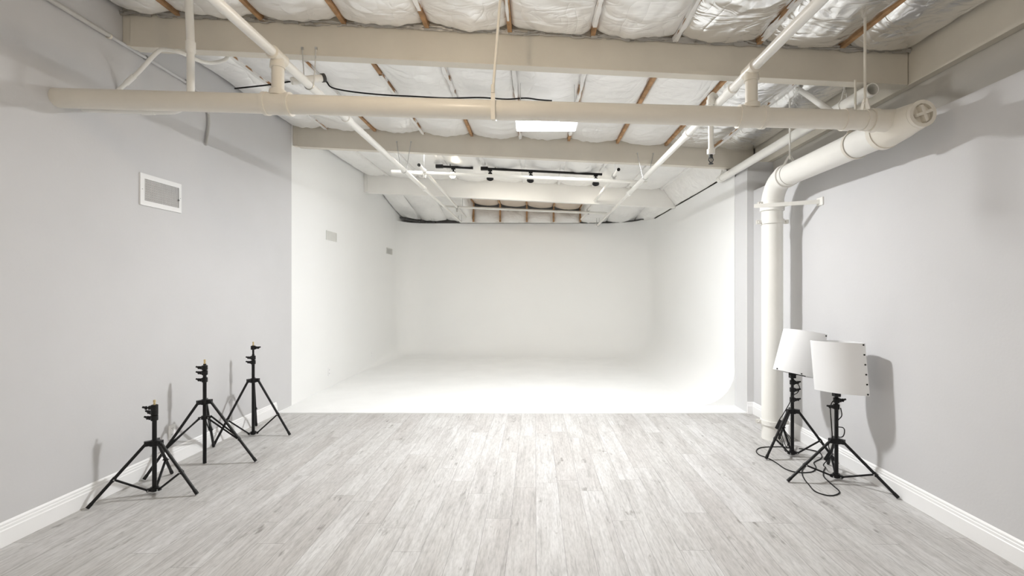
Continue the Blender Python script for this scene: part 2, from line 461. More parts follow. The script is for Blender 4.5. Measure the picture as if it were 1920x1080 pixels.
for b, (ya, yb, where) in enumerate(BAYS):
    for k in range(10):
        g = 0 if b == 3 and not 3 <= k <= 6 else .0175
        x0 = edges[k]+(g if k else .02); x1 = edges[k+1]-(g if k < 9 else .012)
        if b >= 2 and k == 9: x1 = 2.498
        kind = 'tan paper faced' if (b == 3 and 3 <= k <= 6) else 'bright silver foil' if (b == 0 and k >= 7) or (b == 1 and k >= 8) else 'white foil faced'
        batt(b, k, ya+.012, yb-.012, x0, x1, f'{kind} insulation batt {where}, {ORD[k]} from left wall')
# white curtain of facing that hangs down to the top of the back wall
bm = B(); rows = []
xa, xb_ = -1.72, 1.03
for i in range(121):
    x = xa+(xb_-xa)*i/120; ph = ((x-XJ[0])/.609) % 1
    col = []
    for j in range(9):
        v = j/8
        belly = math.sin(PI*v)*.05*math.sin(PI*ph)**.7
        zt = ZR(x)-.05-.05*math.sin(PI*ph); zb = EYE+1.503
        col.append(bm.verts.new((x, DB-.04-belly+.01*noise.noise((x*8, v*4, 0)), zt+(zb-zt)*v)))
    rows.append(col)
for A, D in zip(rows, rows[1:]):
    for j in range(8): bm.faces.new((A[j], D[j], D[j+1], A[j+1]))
o = obj('hanging_facing', bm, M['tape'], angle=60)
tag(o, 'white scalloped strip of facing hanging along the top of the back wall', 'insulation')
for k in range(2, 7):
    bm = B(); x = XJ[k]; box(bm, x-.02, x+.02, DB-.115, DB-.075, EYE+1.52, ZR(x)-.002)
    o = obj('roof_post', bm, M['wood'], smooth=False)
    tag(o, f'short brown post above the back wall, {ORD[k-2]} of five from the left', 'post', 'short posts above the back wall')
bm = B()
for i in range(26):
    t = i/25; c = Vector((XL+.16+.62*t, DB-.62+.50*math.sin(PI/2*min(1, t*1.2)), EYE+1.535-.03*t))
    ball(bm, c, (.045 if t < .5 else .018)*(1+.4*noise.noise((i*1.7, 0, 3))), 4, .7)
o = obj('plastic_and_gap', bm, M['plastic']); tag(o, 'crumpled black plastic and dark gap in the far left top corner of the stage', 'plastic')  # black lumps stand for torn plastic and the dark gap there
bm = B(); pts = []
for i in range(20):
    a = PI/2*i/19; pts.append((2.505-1.0+.93*math.cos(a)-.0, DB-1.0+.93*math.sin(a), EYE+1.508+.012*noise.noise((i*.9, 0, 0))))
tube(bm, pts[5:], .014, 6); o = obj('gap_shade_strip', bm, M['plastic'])  # black strip stands for the dark gap between wall top and foil
tag(o, 'thin black gap shade along the curved far right top edge of the stage wall', 'strip')

# ------------------------------------------------------------------ big cream main pipe
def ZM(x): return EYE+1.134-.02746*x
def PM(x): return Vector((x, 3.0, ZM(x)))
XD, DV, ZD = 2.335, 4.62, EYE+1.045                    # the run beside the right wall
t = thing('main_pipe', 'large cream pipe crossing the room under the ceiling, turning down to the floor at right', 'pipe', (XD, DV, 0))
bm = B(); tube(bm, [PM(XL-.01), PM(2.22)], .061, 40); obj('cross_run', bm, M['pipe'], t)
bm = B(); tube(bm, [(XD, 3.12, ZD), (XD, 4.40, ZD)], .096, 40); obj('wall_run', bm, M['pipew'], t)
bm = B()
tube(bm, [(XD, 4.36, ZD)]+arc((XD, 4.38, ZD-.24), (0,0,.24), (0,.24,0), 12)+[(XD, DV, ZD-.27)], .100, 40)
ring(bm, (XD, 4.375, ZD), (0,1,0), .094, .016, 40, flat=.022); ring(bm, (XD, DV, ZD-.26), (0,0,1), .094, .016, 40, flat=.022)
obj('elbow', bm, M['pipew'], t)
bm = B(); tube(bm, [(XD, DV, ZD-.24), (XD, DV, .0)], .096, 40); obj('floor_drop', bm, M['pipew'], t)
bm = B()                                               # corner tee and its screwed plug
tube(bm, [(XD, 3.15, ZD), (XD, 3.10, ZD), (XD, 2.98, ZD+.006), (XD+.004, 2.90, ZD+.010), (XD+.006, 2.86, ZD+.012)], .1, 40, rad=[.108,.108,.100,.088,.082])
tube(bm, [PM(2.14), PM(2.175), PM(2.18), PM(2.30)], .07, 40, rad=[.074,.074,.066,.072])
ring(bm, (XD, 3.14, ZD), (0,1,0), .10, .014, 40, flat=.018)
obj('corner_tee', bm, M['pipe'], t)
bm = B(); pc = Vector((XD+.008, 2.85, ZD+.013))
ring(bm, pc, (0,1,0), .060, .022, 40, flat=.018); tube(bm, [pc+Vector((0,.02,0)), pc+Vector((0,.004,0))], .064, 36)
for a in (.35, .35+PI/2):
    dv = Vector((math.cos(a), 0, math.sin(a)))*.05; q = pc+Vector((0,-.012,0)); bar(bm, q-dv, q+dv, .036 if a < 1 else .033, .018)
obj('cleanout_plug', bm, M['pipe'], t)
for px, xr, zt in ((-1.643, -1.643, EYE+1.483), (1.384, 1.384, EYE+1.398)):
    bm = B()
    tube(bm, [PM(px-.088), PM(px-.086), PM(px-.062), PM(px-.06), PM(px+.06), PM(px+.062), PM(px+.086), PM(px+.088)], .07, 36,
         rad=[.062,.073,.073,.067,.067,.073,.073,.062])
    tube(bm, [Vector((xr,3,ZM(px)+.05)), Vector((xr,3,ZM(px)+.085)), Vector((xr,3,ZM(px)+.09))], .05, 24, rad=[.055,.050,.040])
    obj('tee_coupling', bm, M['pipe'], t)
    bm = B(); tube(bm, [(xr,3,ZM(px)+.06), (xr,3,zt-.03)], .037, 24); obj('riser', bm, M['pipe'], t)
def riser_clamp(z, ang, name='riser_clamp'):
    bm = B(); ring(bm, (XD, DV, z), (0,0,1), .095, .012, 40, flat=.022)
    for s in (-1, 1):
        d = Vector((math.cos(ang), math.sin(ang), 0))*s; c = Vector((XD, DV, z))
        n = Vector((-d.y, d.x, 0))
        for q in (-.012, .012): bar(bm, c+d*.098+n*q, c+d*.150+n*q, .007, .038)
        tube(bm, [c+d*.128-n*.03, c+d*.128+n*.03], .009, 8)
    obj(name, bm, M['pipew'], t)
riser_clamp(EYE+.83, PI+.12); riser_clamp(EYE+.655, -.1); riser_clamp(.165, -.15)
# bracket bar tying the drop to the right wall
t = thing('wall_bracket', 'thin white bracket bar tying the vertical pipe to the right wall', 'bracket', (XR, 4.23, EYE+.77))
bm = B(); bar(bm, (2.10, 4.50, EYE+.79), (2.575, 4.235, EYE+.784), .012, .036); obj('bracket_bar', bm, M['pipew'], t, smooth=False)
bm = B(); box(bm, XR-.012, XR, 4.19, 4.28, EYE+.75, EYE+.82); obj('wall_plate', bm, M['pipew'], t, smooth=False)

# ------------------------------------------------------------------ sprinkler branch lines
def branch(x, z, label, ends):
    t = thing('sprinkler_pipe', label, 'pipe', (x, 3.0, z), 'white sprinkler pipes running to the back')
    bm = B(); tube(bm, [(x, .5, z), (x, 7.0, z)], .030, 24); obj('near_run', bm, M['pipew'], t)
    bm = B(); tube(bm, [(x, 7.0, z), (x, DB-.35, z-.0)], .021, 20); obj('far_run', bm, M['pipew'], t)
    bm = B(); tube(bm, [(x, 2.93, z), (x, 2.935, z), (x, 2.96, z), (x, 3.04, z), (x, 3.065, z), (x, 3.07, z)], .04, 24, rad=[.03,.042,.040,.040,.042,.03])
    tube(bm, [(x, 3, z-.075), (x, 3, z-.05), (x, 3, z)], .04, 24, rad=[.046,.044,.036])
    obj('branch_tee', bm, M['pipe'], t)
    for y in ends:
        bm = B(); tube(bm, [(x, y-.05, z), (x, y-.045, z), (x, y+.045, z), (x, y+.05, z)], .036, 24, rad=[.030,.038,.038,.030]); obj('coupling', bm, M['pipew'], t)
    return t
branch(-1.645, EYE+1.483, 'white sprinkler pipe running to the back on the left, over the big pipe', (4.12, 6.95))
rt = branch(1.384, EYE+1.398, 'white sprinkler pipe running to the back on the right, over the big pipe', (3.32, 4.25, 6.9))
# drop with the sprinkler head
t = thing('sprinkler_drop', 'vertical white drop pipe with a bronze sprinkler head, left of the corner pipe', 'sprinkler', (1.335, 3.55, EYE+.93))
xd, yd = 1.335, 3.56
bm = B(); tube(bm, [(1.384, yd+.03, EYE+1.43), (1.37, yd+.02, EYE+1.462), (1.35, yd+.01, EYE+1.468), (xd, yd, EYE+1.455), (xd, yd, EYE+1.40)], .026, 18)
ring(bm, (xd, yd, EYE+1.41), (0,0,1), .022, .010, 20, flat=.02); obj('elbow', bm, M['pipew'], t)
bm = B(); tube(bm, [(xd, yd, EYE+1.42), (xd, yd, EYE+1.05)], .020, 20)
tube(bm, [(xd, yd, EYE+1.06), (xd, yd, EYE+1.055), (xd, yd, EYE+1.02), (xd, yd, EYE+1.015)], .03, 20, rad=[.02,.029,.029,.018]); obj('drop_tube', bm, M['pipew'], t)
bm = B(); tube(bm, [(xd, yd, EYE+1.02), (xd, yd, EYE+.99)], .014, 12)
for s in (-1, 1): tube(bm, [(xd+s*.012, yd, EYE+.995), (xd+s*.017, yd, EYE+.975), (xd+s*.004, yd, EYE+.95)], .004, 6)
tube(bm, [(xd, yd, EYE+.985), (xd, yd, EYE+.945)], .003, 6); tube(bm, [(xd, yd, EYE+.948), (xd, yd, EYE+.944)], .018, 14)
obj('sprinkler_head', bm, M['dark'], t, label='dark bronze sprinkler head')

# short capped stub and bent hanger by the left sprinkler pipe
t = thing('stub_pipe', 'short capped white pipe stub crossing under the left sprinkler pipe', 'pipe', P(580,148,3.40))
a, b_ = P(547,152,3.36), P(606,146,3.50); b_.z += 0
bm = B(); tube(bm, [a+Vector((0,0,0)), b_], .026, 20); obj('stub_tube', bm, M['pipew'], t)
bm = B(); dd = (b_-a).normalized(); ring(bm, b_, dd, .022, .009, 24, flat=.012); obj('end_ring', bm, M['dark'], t, label='dark ring round the open end')

# open-ended pipe along the right wall
t = thing('open_pipe', 'open-ended cream pipe running along the right wall under the beams', 'pipe', (2.44, 3.40, EYE+1.44))
bm = B()
R1, R2 = .046, .039; n = 32
ro = tube(bm, [(2.44, 3.39, EYE+1.44), (2.44, 6.2, EYE+1.44)], R1, n, caps=False)
ri = tube(bm, [(2.44, 3.39, EYE+1.44), (2.44, 6.2, EYE+1.44)], R2, n, caps=False)
for q in (0, 1):
    for k in range(n): bm.faces.new((ro[q][k], ro[q][(k+1) % n], ri[q][(k+1) % n], ri[q][k]))
obj('tube', bm, M['pipew'], t)

# ------------------------------------------------------------------ hangers
def hanger(c, axis, R, ztop, label, strap=.0, wide=.014, mat='pipe', x_top=None):
    c = Vector(c); t = thing('pipe_hanger', label, 'hanger', c, 'metal hangers holding the pipes')
    bm = B(); ring(bm, c, axis, R, .005, 36, flat=wide); 
    zt = c.z+R+.07+strap
    ax = Vector(axis).normalized(); sd = Vector((0,0,1)).cross(ax)
    for s in (-1, 1): bar(bm, c+sd*s*R*.55+Vector((0,0,R*.84)), Vector((c.x, c.y, zt))+sd*s*.008, .006, wide*2)
    obj('strap', bm, M[mat], t, smooth=True)
    bm = B(); tube(bm, [(c.x, c.y, zt-.03), ((x_top if x_top is not None else c.x), c.y, ztop)], .008, 10)
    tube(bm, [(c.x, c.y, zt-.02), (c.x, c.y, zt+.005)], .013, 6); obj('rod', bm, M[mat], t)
    return t
hanger(PM(2.11), (1,-0.0,-.027), .062, ZR(2.1)-.0, 'rod hanger holding the right end of the big cross pipe', mat='pipe')
# centre hanger: flat strap below a long rod
c = PM(-.262); t = thing('pipe_hanger', 'long rod and flat strap holding the middle of the big cross pipe', 'hanger', c, 'metal hangers holding the pipes')
bm = B(); box(bm, c.x-.0125, c.x+.0125, 2.926, 2.934, c.z-.085, c.z+.11); ring(bm, c, (1,0,0), .0615, .004, 36, flat=.0125); obj('strap', bm, M['pipe'], t, smooth=False)
bm = B(); tube(bm, [(c.x, 2.93, c.z+.09), (c.x+.045, 2.96, ZR(-.2)-.04)], .009, 12); tube(bm, [(c.x, 2.93, c.z+.08), (c.x, 2.93, c.z+.13)], .013, 10); obj('rod', bm, M['pipe'], t)
bm = B(); tube(bm, catmull([(c.x+.045, 2.95, ZR(-.2)-.05), (c.x+.02, 2.94, ZR(-.2)-.015), (c.x-.03, 2.94, ZR(-.2)-.03)], 6), .006, 8); obj('hook', bm, M['plastic'], t, label='black hook')
hanger((XD, 3.42, ZD), (0,1,0), .098, EYE+1.52, 'hoop hanger round the wall pipe, just behind the corner tee', wide=.012, mat='pipe')
hanger((XD, 4.30, ZD), (0,1,0), .098, ZR(XD)-.02, 'rod and yoke hanger round the wall pipe next to its elbow', wide=.008, mat='pipew')
hanger((2.44, 3.70, EYE+1.44), (0,1,0), .047, ZR(2.44)-.02, 'thin loop hanging the open-ended pipe near its mouth', wide=.006, mat='pipew')
hanger((2.44, 6.10, EYE+1.44), (0,1,0), .047, ZR(2.44)-.02, 'loop hanging the far end of the open-ended pipe', wide=.008, mat='pipew')
def vhang(x, y, z, dx, ztop, label, tilt=0):
    t = thing('wire_hanger', label, 'hanger', (x, y, z), 'thin wire hangers')
    bm = B(); pts = [(x-dx, y-tilt, ztop)]+[(x-.034*math.cos(a), y, z-.034*math.sin(a)) for a in [PI*i/10 for i in range(11)]]+[(x+dx, y-tilt, ztop)]
    tube(bm, pts, .004, 6); obj('wire', bm, M['steel'], t)
    for s_ in (-1, 1):
        bm = B(); q = x+dx*s_; box(bm, q-.008, q+.008, y-tilt-.006, y-tilt+.006, ztop-.006, ztop+.01)
        obj('nail', bm, M['steel'], t, smooth=False)
    return t
vhang(-1.645, 5.885, EYE+1.483, .09, ZB(-1.6)+.12, 'thin wire vee holding the left sprinkler pipe against the middle beam')
vhang(1.384, 5.885, EYE+1.398, .10, ZB(1.38)+.12, 'thin wire vee holding the right sprinkler pipe against the middle beam')
vhang(-1.645, 3.42, EYE+1.483, .05, ZB(-1.64)+.03, 'thin wire loop holding the left sprinkler pipe by the nearest beam')
vhang(-1.645, DB-.5, EYE+1.483, .03, ZR(-1.6)-.12, 'small hook holding the left sprinkler pipe above the back wall')
vhang(1.384, DB-.5, EYE+1.398, .03, EYE+1.60, 'small hook holding the right sprinkler pipe above the back wall')
# diagonal sway brace
t = thing('sway_brace', 'diagonal white brace from the big cross pipe up to the foil at right', 'brace', (1.99, 3.1, EYE+1.1))
bm = B(); tube(bm, [(1.99, 3.07, EYE+1.12), (2.30, 4.10, ZR(2.3)-.01)], .021, 16); obj('brace_tube', bm, M['pipew'], t)
bm = B(); ring(bm, PM(1.985), (1,0,0), .0615, .008, 30, flat=.02); obj('clamp', bm, M['pipe'], t)
t = thing('twisted_wire', 'bundle of thin silver wire hanging beside the diagonal brace', 'wire', P(1494,200,4.0))
bm = B()
for q in range(4):
    pts = [P(1493,158,4.0)]+[P(1493+6*math.sin(q*1.6+i*.9)*(1-i*.03), 165+i*4.5, 4.0+.01*q) for i in range(9)]
    tube(bm, catmull(pts, 4), .0018, 5)
obj('wire_strands', bm, M['steel'], t)

bm = B(); pts = [P(px, py, 4.42) for px, py in ((440,166),(505,159),(560,151),(606,150),(622,164),(660,172),(720,178),(780,181),(840,184),(900,183),(950,186),(985,184),(1010,187),(1035,189))]
tube(bm, catmull(pts, 6), .007, 10)
o = obj('roof_cable', bm, M['rubber']); tag(o, 'black cable slung across under the foil just behind the big cross pipe', 'cable')
# ------------------------------------------------------------------ pipes and conduit by the left wall
t = thing('drop_pipe', 'slim cream pipe dropping from the foil then bending into the left wall', 'pipe', (-2.32, 3.17, EYE+1.2))
bm = B(); x, y, z = -2.325, 3.17, EYE+1.20
tube(bm, [(x-.015, y, ZR(x)+.03), (x, y, z+.45)], .024, 20)
tube(bm, [(x, y, z+.46), (x, y, z+.14)]+arc((x-.14, y, z+.14), (.14,0,0), (0,0,-.14), 10)+[(x-.30, y, z)], .023, 20); obj('pipe_run', bm, M['pipew'], t)
bm = B(); tube(bm, [(x, y, z+.47), (x, y, z+.465), (x, y, z+.40), (x, y, z+.39)], .028, 20, rad=[.024,.029,.029,.024]); obj('reducer', bm, M['pipew'], t)
bm = B(); tube(bm, [(x-.25, y, z), (x-.33, y, z)], .027, 20); obj('coupling', bm, M['pipew'], t)
bm = B(); tube(bm, [(x-.30, y, z), (XL-.005, y, z+.015)], .023, 20); obj('wall_stub', bm, M['pipew'], t)
t = thing('bent_conduit', 'thin white conduit rising from the left wall and bending under the nearest beam', 'conduit', (XL, 3.44, EYE+1.45))
pts = [(XL-.005, 3.43, EYE+1.44), (-2.90, 3.43, EYE+1.58), (-2.76, 3.42, EYE+1.715), (-2.70, 3.42, EYE+1.742), (-2.60, 3.46, EYE+1.735), (-2.57, 3.60, EYE+1.745), (-2.55, 3.72, EYE+1.79), (-2.50, 3.80, EYE+1.86), (-2.49, 3.82, EYE+1.97)]
bm = B(); tube(bm, catmull(pts, 8), .014, 14); obj('tube', bm, M['pipew'], t)
bm = B(); tube(bm, [(-2.99, 3.43, EYE+1.497), (-2.93, 3.43, EYE+1.552)], .018, 14); obj('coupling', bm, M['pipew'], t)
t = thing('wall_conduit', 'ribbed and smooth conduit running high along the left wall with a hanging cut end', 'conduit', (XL, 3.3, EYE+1.8))
bm = B(); n = 150; pts = []; rad = []
for i in range(n+1):
    y = 1.6+(3.34-1.6)*i/n; pts.append((XL+.022, y, EYE+1.802+.004*math.sin(y*3))); rad.append(.019+.0032*math.sin(i*PI/1.0+.7)*(-1)**0 if i % 2 else .0155)
tube(bm, pts, .018, 14, rad=rad); obj('ribbed_length', bm, M['flex'], t, angle=20)
bm = B(); tube(bm, catmull([(XL+.02, 3.33, EYE+1.80), (XL+.02, 3.7, EYE+1.797), (XL+.018, 4.12, EYE+1.79), (XL+.016, 4.28, EYE+1.765), (XL+.016, 4.345, EYE+1.70), (XL+.016, 4.355, EYE+1.62)], 6), .0125, 14); obj('smooth_length', bm, M['wall'], t)
bm = B(); n = 70; pts = []; rad = []
for i in range(n+1):
    v = i/n; pts.append((XL+.018, 4.357+.012*math.sin(v*5)-.012*v, EYE+1.64-.32*v)); rad.append((.0125 if i % 2 else .0098)*(1 if v < .9 else 1-4*(v-.9)))
tube(bm, pts, .012, 12, rad=rad); obj('hanging_end', bm, M['flex'], t, angle=20)
for y in (3.34, 3.66, 4.08):
    bm = B(); ring(bm, (XL+.02, y, EYE+1.80-.003), (0,1,0), .015, .005, 20, flat=.008); obj('clip', bm, M['steel'] if y > 3.5 else M['pipe'], t)

# ------------------------------------------------------------------ hung lighting grid over the stage
def cross(y, xa, xb, z0, label):
    t = thing('lighting_bar', label, 'bar', ((xa+xb)/2, y, z0), 'white bars of the hung lighting grid')
    bm = B(); tube(bm, [(xa, y, z0-.042*xa), (xb, y, z0-.042*xb)], .024, 20); obj('tube', bm, M['pipew'], t)
    for x in (xa+.45, xb-.45):
        bm = B(); tube(bm, [(x, y, z0-.042*x+.02), (x, y, ZR(x)-.0)], .004, 6)
        obj('wire', bm, M['steel'], t)
cross(6.5, -1.985, 1.555, EYE+1.535, 'long white bar hung across the stage just behind the middle beam')
cross(9.28, -1.88, 1.42, EYE+1.545, 'white bar hung across the stage behind the farthest beam')
def rail(x0, x1, za, zb, label):
    t = thing('lighting_rail', label, 'bar', (x0, 6.2, za), 'white bars of the hung lighting grid')
    bm = B(); tube(bm, [(x0, 6.18, za), (x1, 10.5, zb)], .024, 20); obj('tube', bm, M['pipew'], t)
    bm = B(); tube(bm, [(x0, 6.165, za), (x0, 6.182, za)], .021, 16); obj('end_disc', bm, M['rubber'], t, label='black end disc')  # plain black disc on the near end of the tube
    for y in (6.5, 9.28):
        f = (y-6.18)/4.32; x = x0+(x1-x0)*f; z = za+(zb-za)*f
        bm = B(); ring(bm, (x, y, z), (0,1,0), .0245, .007, 20, flat=.03); bar(bm, (x, y, z-.02), (x, y, z-.09), .03, .03); obj('clamp', bm, M['steel'], t)
rail(-1.525, -1.55, EYE+1.625, EYE+1.60, 'left white rail of the hung grid running towards the back wall')
rail(1.10, 1.04, EYE+1.565, EYE+1.55, 'right white rail of the hung grid running towards the back wall')

# ------------------------------------------------------------------ track with spotlights
TY = 7.2
def TZ(x): return EYE+1.80-SL*x
TRK = [(-1.50, -.95), (-.81, 1.03)]
for q, (xa, xb) in enumerate(TRK):
    t = thing('light_track', ['short black lighting track on the left, above the lit spotlight', 'long black lighting track carrying three spotlights'][q], 'track', ((xa+xb)/2, TY, TZ(0)))
    bm = B(); bar(bm, (xa, TY, TZ(xa)), (xb, TY, TZ(xb)), .035, .030); obj('track_body', bm, M['black'], t, smooth=False)
    bm = B(); bar(bm, (xa-.02, TY, TZ(xa)), (xa+.09, TY, TZ(xa)), .05, .05); obj('feed_box', bm, M['black'], t, smooth=False)
    for x in (xa+.2, xb-.2):
        bm = B(); tube(bm, [(x, TY, TZ(x)), (x, TY, ZR(x)-.01)], .007, 8); obj('stem', bm, M['black'], t)
SPX = [(850, 'lit warm spotlight on the short track, leftmost of the four', True), (919, 'small black spotlight at the left end of the long track', False),
       (995, 'small black spotlight near the middle of the long track', False), (1117, 'small black spotlight at the right end of the long track', False)]
for px, lab, lit in SPX:
    x = (px-VX)*TY/F; z = TZ(x)
    t = thing('spotlight', lab, 'spotlight', (x, TY, z-.2), 'spotlights on the ceiling track')
    aim = Vector((-.05, -.75, -.45)) if lit else Vector((.1*(1 if px > VX else -1), .80, -.55)); aim.normalize()
    bm = B(); tube(bm, [(x, TY, z-.012), (x, TY, z-.065)], .012, 12); box(bm, x-.03, x+.03, TY-.02, TY+.02, z-.035, z-.014); obj('stem', bm, M['black'], t)
    c = Vector((x, TY, z-.105))
    bm = B(); tube(bm, [c-aim*.055, c-aim*.05, c-aim*.01, c+aim*.055], .05, 24, rad=[.022,.03,.034,.055]); 
    obj('lamp_head', bm, M['black'], t)
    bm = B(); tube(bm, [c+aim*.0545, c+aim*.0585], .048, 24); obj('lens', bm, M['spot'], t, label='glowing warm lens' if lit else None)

# ------------------------------------------------------------------ ceiling LED panels
def led(x, y, z, lab, mat, w=.61, slope=0, wires=True):
    t = thing('ceiling_light', lab, 'light', (x, y, z), None)
    bm = B(); h = w/2
    box(bm, x-h, x+h, y-h, y+h, z+.004, z+.03); obj('housing', bm, M['vent'], t, smooth=False, bev=.003)
    bm = B(); k = h-.012; box(bm, x-k, x+k, y-k, y+k, z, z+.004); obj('diffuser', bm, M[mat], t, smooth=False)
    if mat == 'led':
        bm = B(); tube(bm, [(x, y, z-.001), (x, y, z-.004)], .125, 32); obj('added_core', bm, M['led_added_core'], t, smooth=False)
        bm = B(); box(bm, x-k, x+k, y-k, y+k, z+.030, z+.033); obj('added_uplight', bm, M['led_added_up'], t, smooth=False)
    if wires:
        bm = B()
        for sx in (-1, 1):
            for sy in (-1, 1): tube(bm, [(x+sx*h*.8, y+sy*h*.8, z+.03), (x+sx*h*.8, y+sy*h*.8, ZR(x)-.01)], .003, 6)
        obj('suspension_wire', bm, M['steel'], t)
led(.113, 4.48, EYE+1.60, 'bright square ceiling light panel just behind the big cross pipe', 'led')
for q, x in enumerate((-1.6, .35)):  # unseen panels added to brighten the stage
    led(x, 6.24, ZR(x)-.075, ['left added light panel unseen behind the middle beam', 'right added light panel unseen behind the middle beam'][q], 'led_added_stage', w=.46)
for q, (x, y) in enumerate(((-1.4, -.6), (1.4, -.6))):  # unseen panels added as fill from behind the camera
    led(x, y, EYE+1.62, ['left added fill light panel behind the camera', 'right added fill light panel behind the camera'][q], 'led_added_rear')
t = thing('pendant_bulb', 'warm bare bulb hanging from the roof above the camera', 'light', (-.60, 1.95, EYE+1.55))
bm = B(); ball(bm, (-.60, 1.95, EYE+1.50), .04, 10); obj('bulb', bm, M['bulb'], t)
bm = B(); tube(bm, [(-.60, 1.95, EYE+1.535), (-.60, 1.95, EYE+1.60)], .02, 14); tube(bm, [(-.60, 1.95, EYE+1.6), (-.60, 1.95, ZR(-.6)-.02)], .004, 6); obj('socket', bm, M['black'], t)

# ------------------------------------------------------------------ wall registers and outlets
def register(y0, y1, z0, z1, lab, big=True):
    t = thing('wall_register', lab, 'vent', (XL, (y0+y1)/2, z0), 'air registers on the left wall')
    b_ = .038 if big else .018; X = XL; th = .012 if big else .007
    fm = M['vent'] if big else M['greyvent']
    bm = B()
    box(bm, X, X+th, y0, y1, z0, z0+b_); box(bm, X, X+th, y0, y1, z1-b_, z1)
    box(bm, X, X+th, y0, y0+b_, z0+b_, z1-b_); box(bm, X, X+th, y1-b_*.75, y1, z0+b_, z1-b_)
    obj('frame', bm, fm, t, smooth=False)
    bm = B(); box(bm, X-.001, X+.002, y0+b_, y1-b_*.75, z0+b_, z1-b_); obj('duct_opening', bm, M['dark'] if big else M['greyvent'], t, smooth=False)
    n = 17 if big else 8; ya, yb = y0+b_, y1-b_*.75
    bm = B()
    if big:
        for i in range(9):
            z = z0+b_+(z1-z0-2*b_)*(i+.5)/9; bar(bm, (X+.0035, ya, z), (X+.0035, yb, z), .004, .004)
        obj('rear_blades', bm, M['blade'], t, smooth=False)
        bm = B()
    for i in range(n):
        y = ya+(yb-ya)*(i+.5)/n; w = (yb-ya)/n
        vs = [(X+.003, y-w*.34), (X+th-.001, y+w*.02), (X+th-.001, y+w*.12), (X+.003, y-w*.24)]
        lo = [bm.verts.new((a, c, z0+b_)) for a, c in vs]; hi = [bm.verts.new((a, c, z1-b_)) for a, c in vs]
        for k in range(4): bm.faces.new((lo[k], lo[(k+1) % 4], hi[(k+1) % 4], hi[k]))
    obj('blades', bm, M['blade'] if big else M['greyvent'], t, smooth=False)
    bm = B(); zc = (z0+z1)/2
    for y in (y0+b_*.45, y1-b_*.35): tube(bm, [(X+th-.001, y, zc), (X+th+.0015, y, zc)], .004, 8)
    if big: bar(bm, (X+th, yb-.012, z0+.10), (X+th+.012, yb-.012, z0+.105), .006, .012)
    obj('screw', bm, M['steel'] if big else M['greyvent'], t)
register(3.615, 4.035, EYE+.648, EYE+.895, 'large white louvred air register on the grey left wall')
register(6.85, 7.21, EYE+.715, EYE+.85, 'middle air register, painted over, on the white stage wall', False)
register(9.62, 10.02, EYE+.715, EYE+.845, 'farthest and smallest air register, near the back of the stage wall', False)
def outlet(y, z, lab, mat='trim'):
    t = thing('wall_outlet', lab, 'outlet', (XL, y, z), 'electrical outlets on the left wall')
    bm = B(); box(bm, XL, XL+.006, y-.036, y+.036, z-.058, z+.058); obj('cover_plate', bm, M[mat], t, smooth=False, bev=.002)
    for s in (-1, 1):
        bm = B(); box(bm, XL+.005, XL+.008, y-.017, y+.017, z+s*.026-.015, z+s*.026+.015)
        r = obj('receptacle', bm, M['trim'], t, smooth=False, bev=.001)
        bm = B()
        for q in (-.007, .007): box(bm, XL+.0078, XL+.0086, y+q-.0015, y+q+.0015, z+s*.026-.002, z+s*.026+.008)
        box(bm, XL+.0078, XL+.0086, y-.002, y+.002, z+s*.026-.010, z+s*.026-.006)
        obj('slot', bm, M['dark'], r, smooth=False)
outlet(3.94, .275, 'white outlet on the grey wall behind the tripod stands')
outlet(6.95, .245, 'white outlet low on the stage wall, nearer the plank floor')
outlet(8.74, .245, 'small white outlet low on the stage wall, farther back', 'cyc')

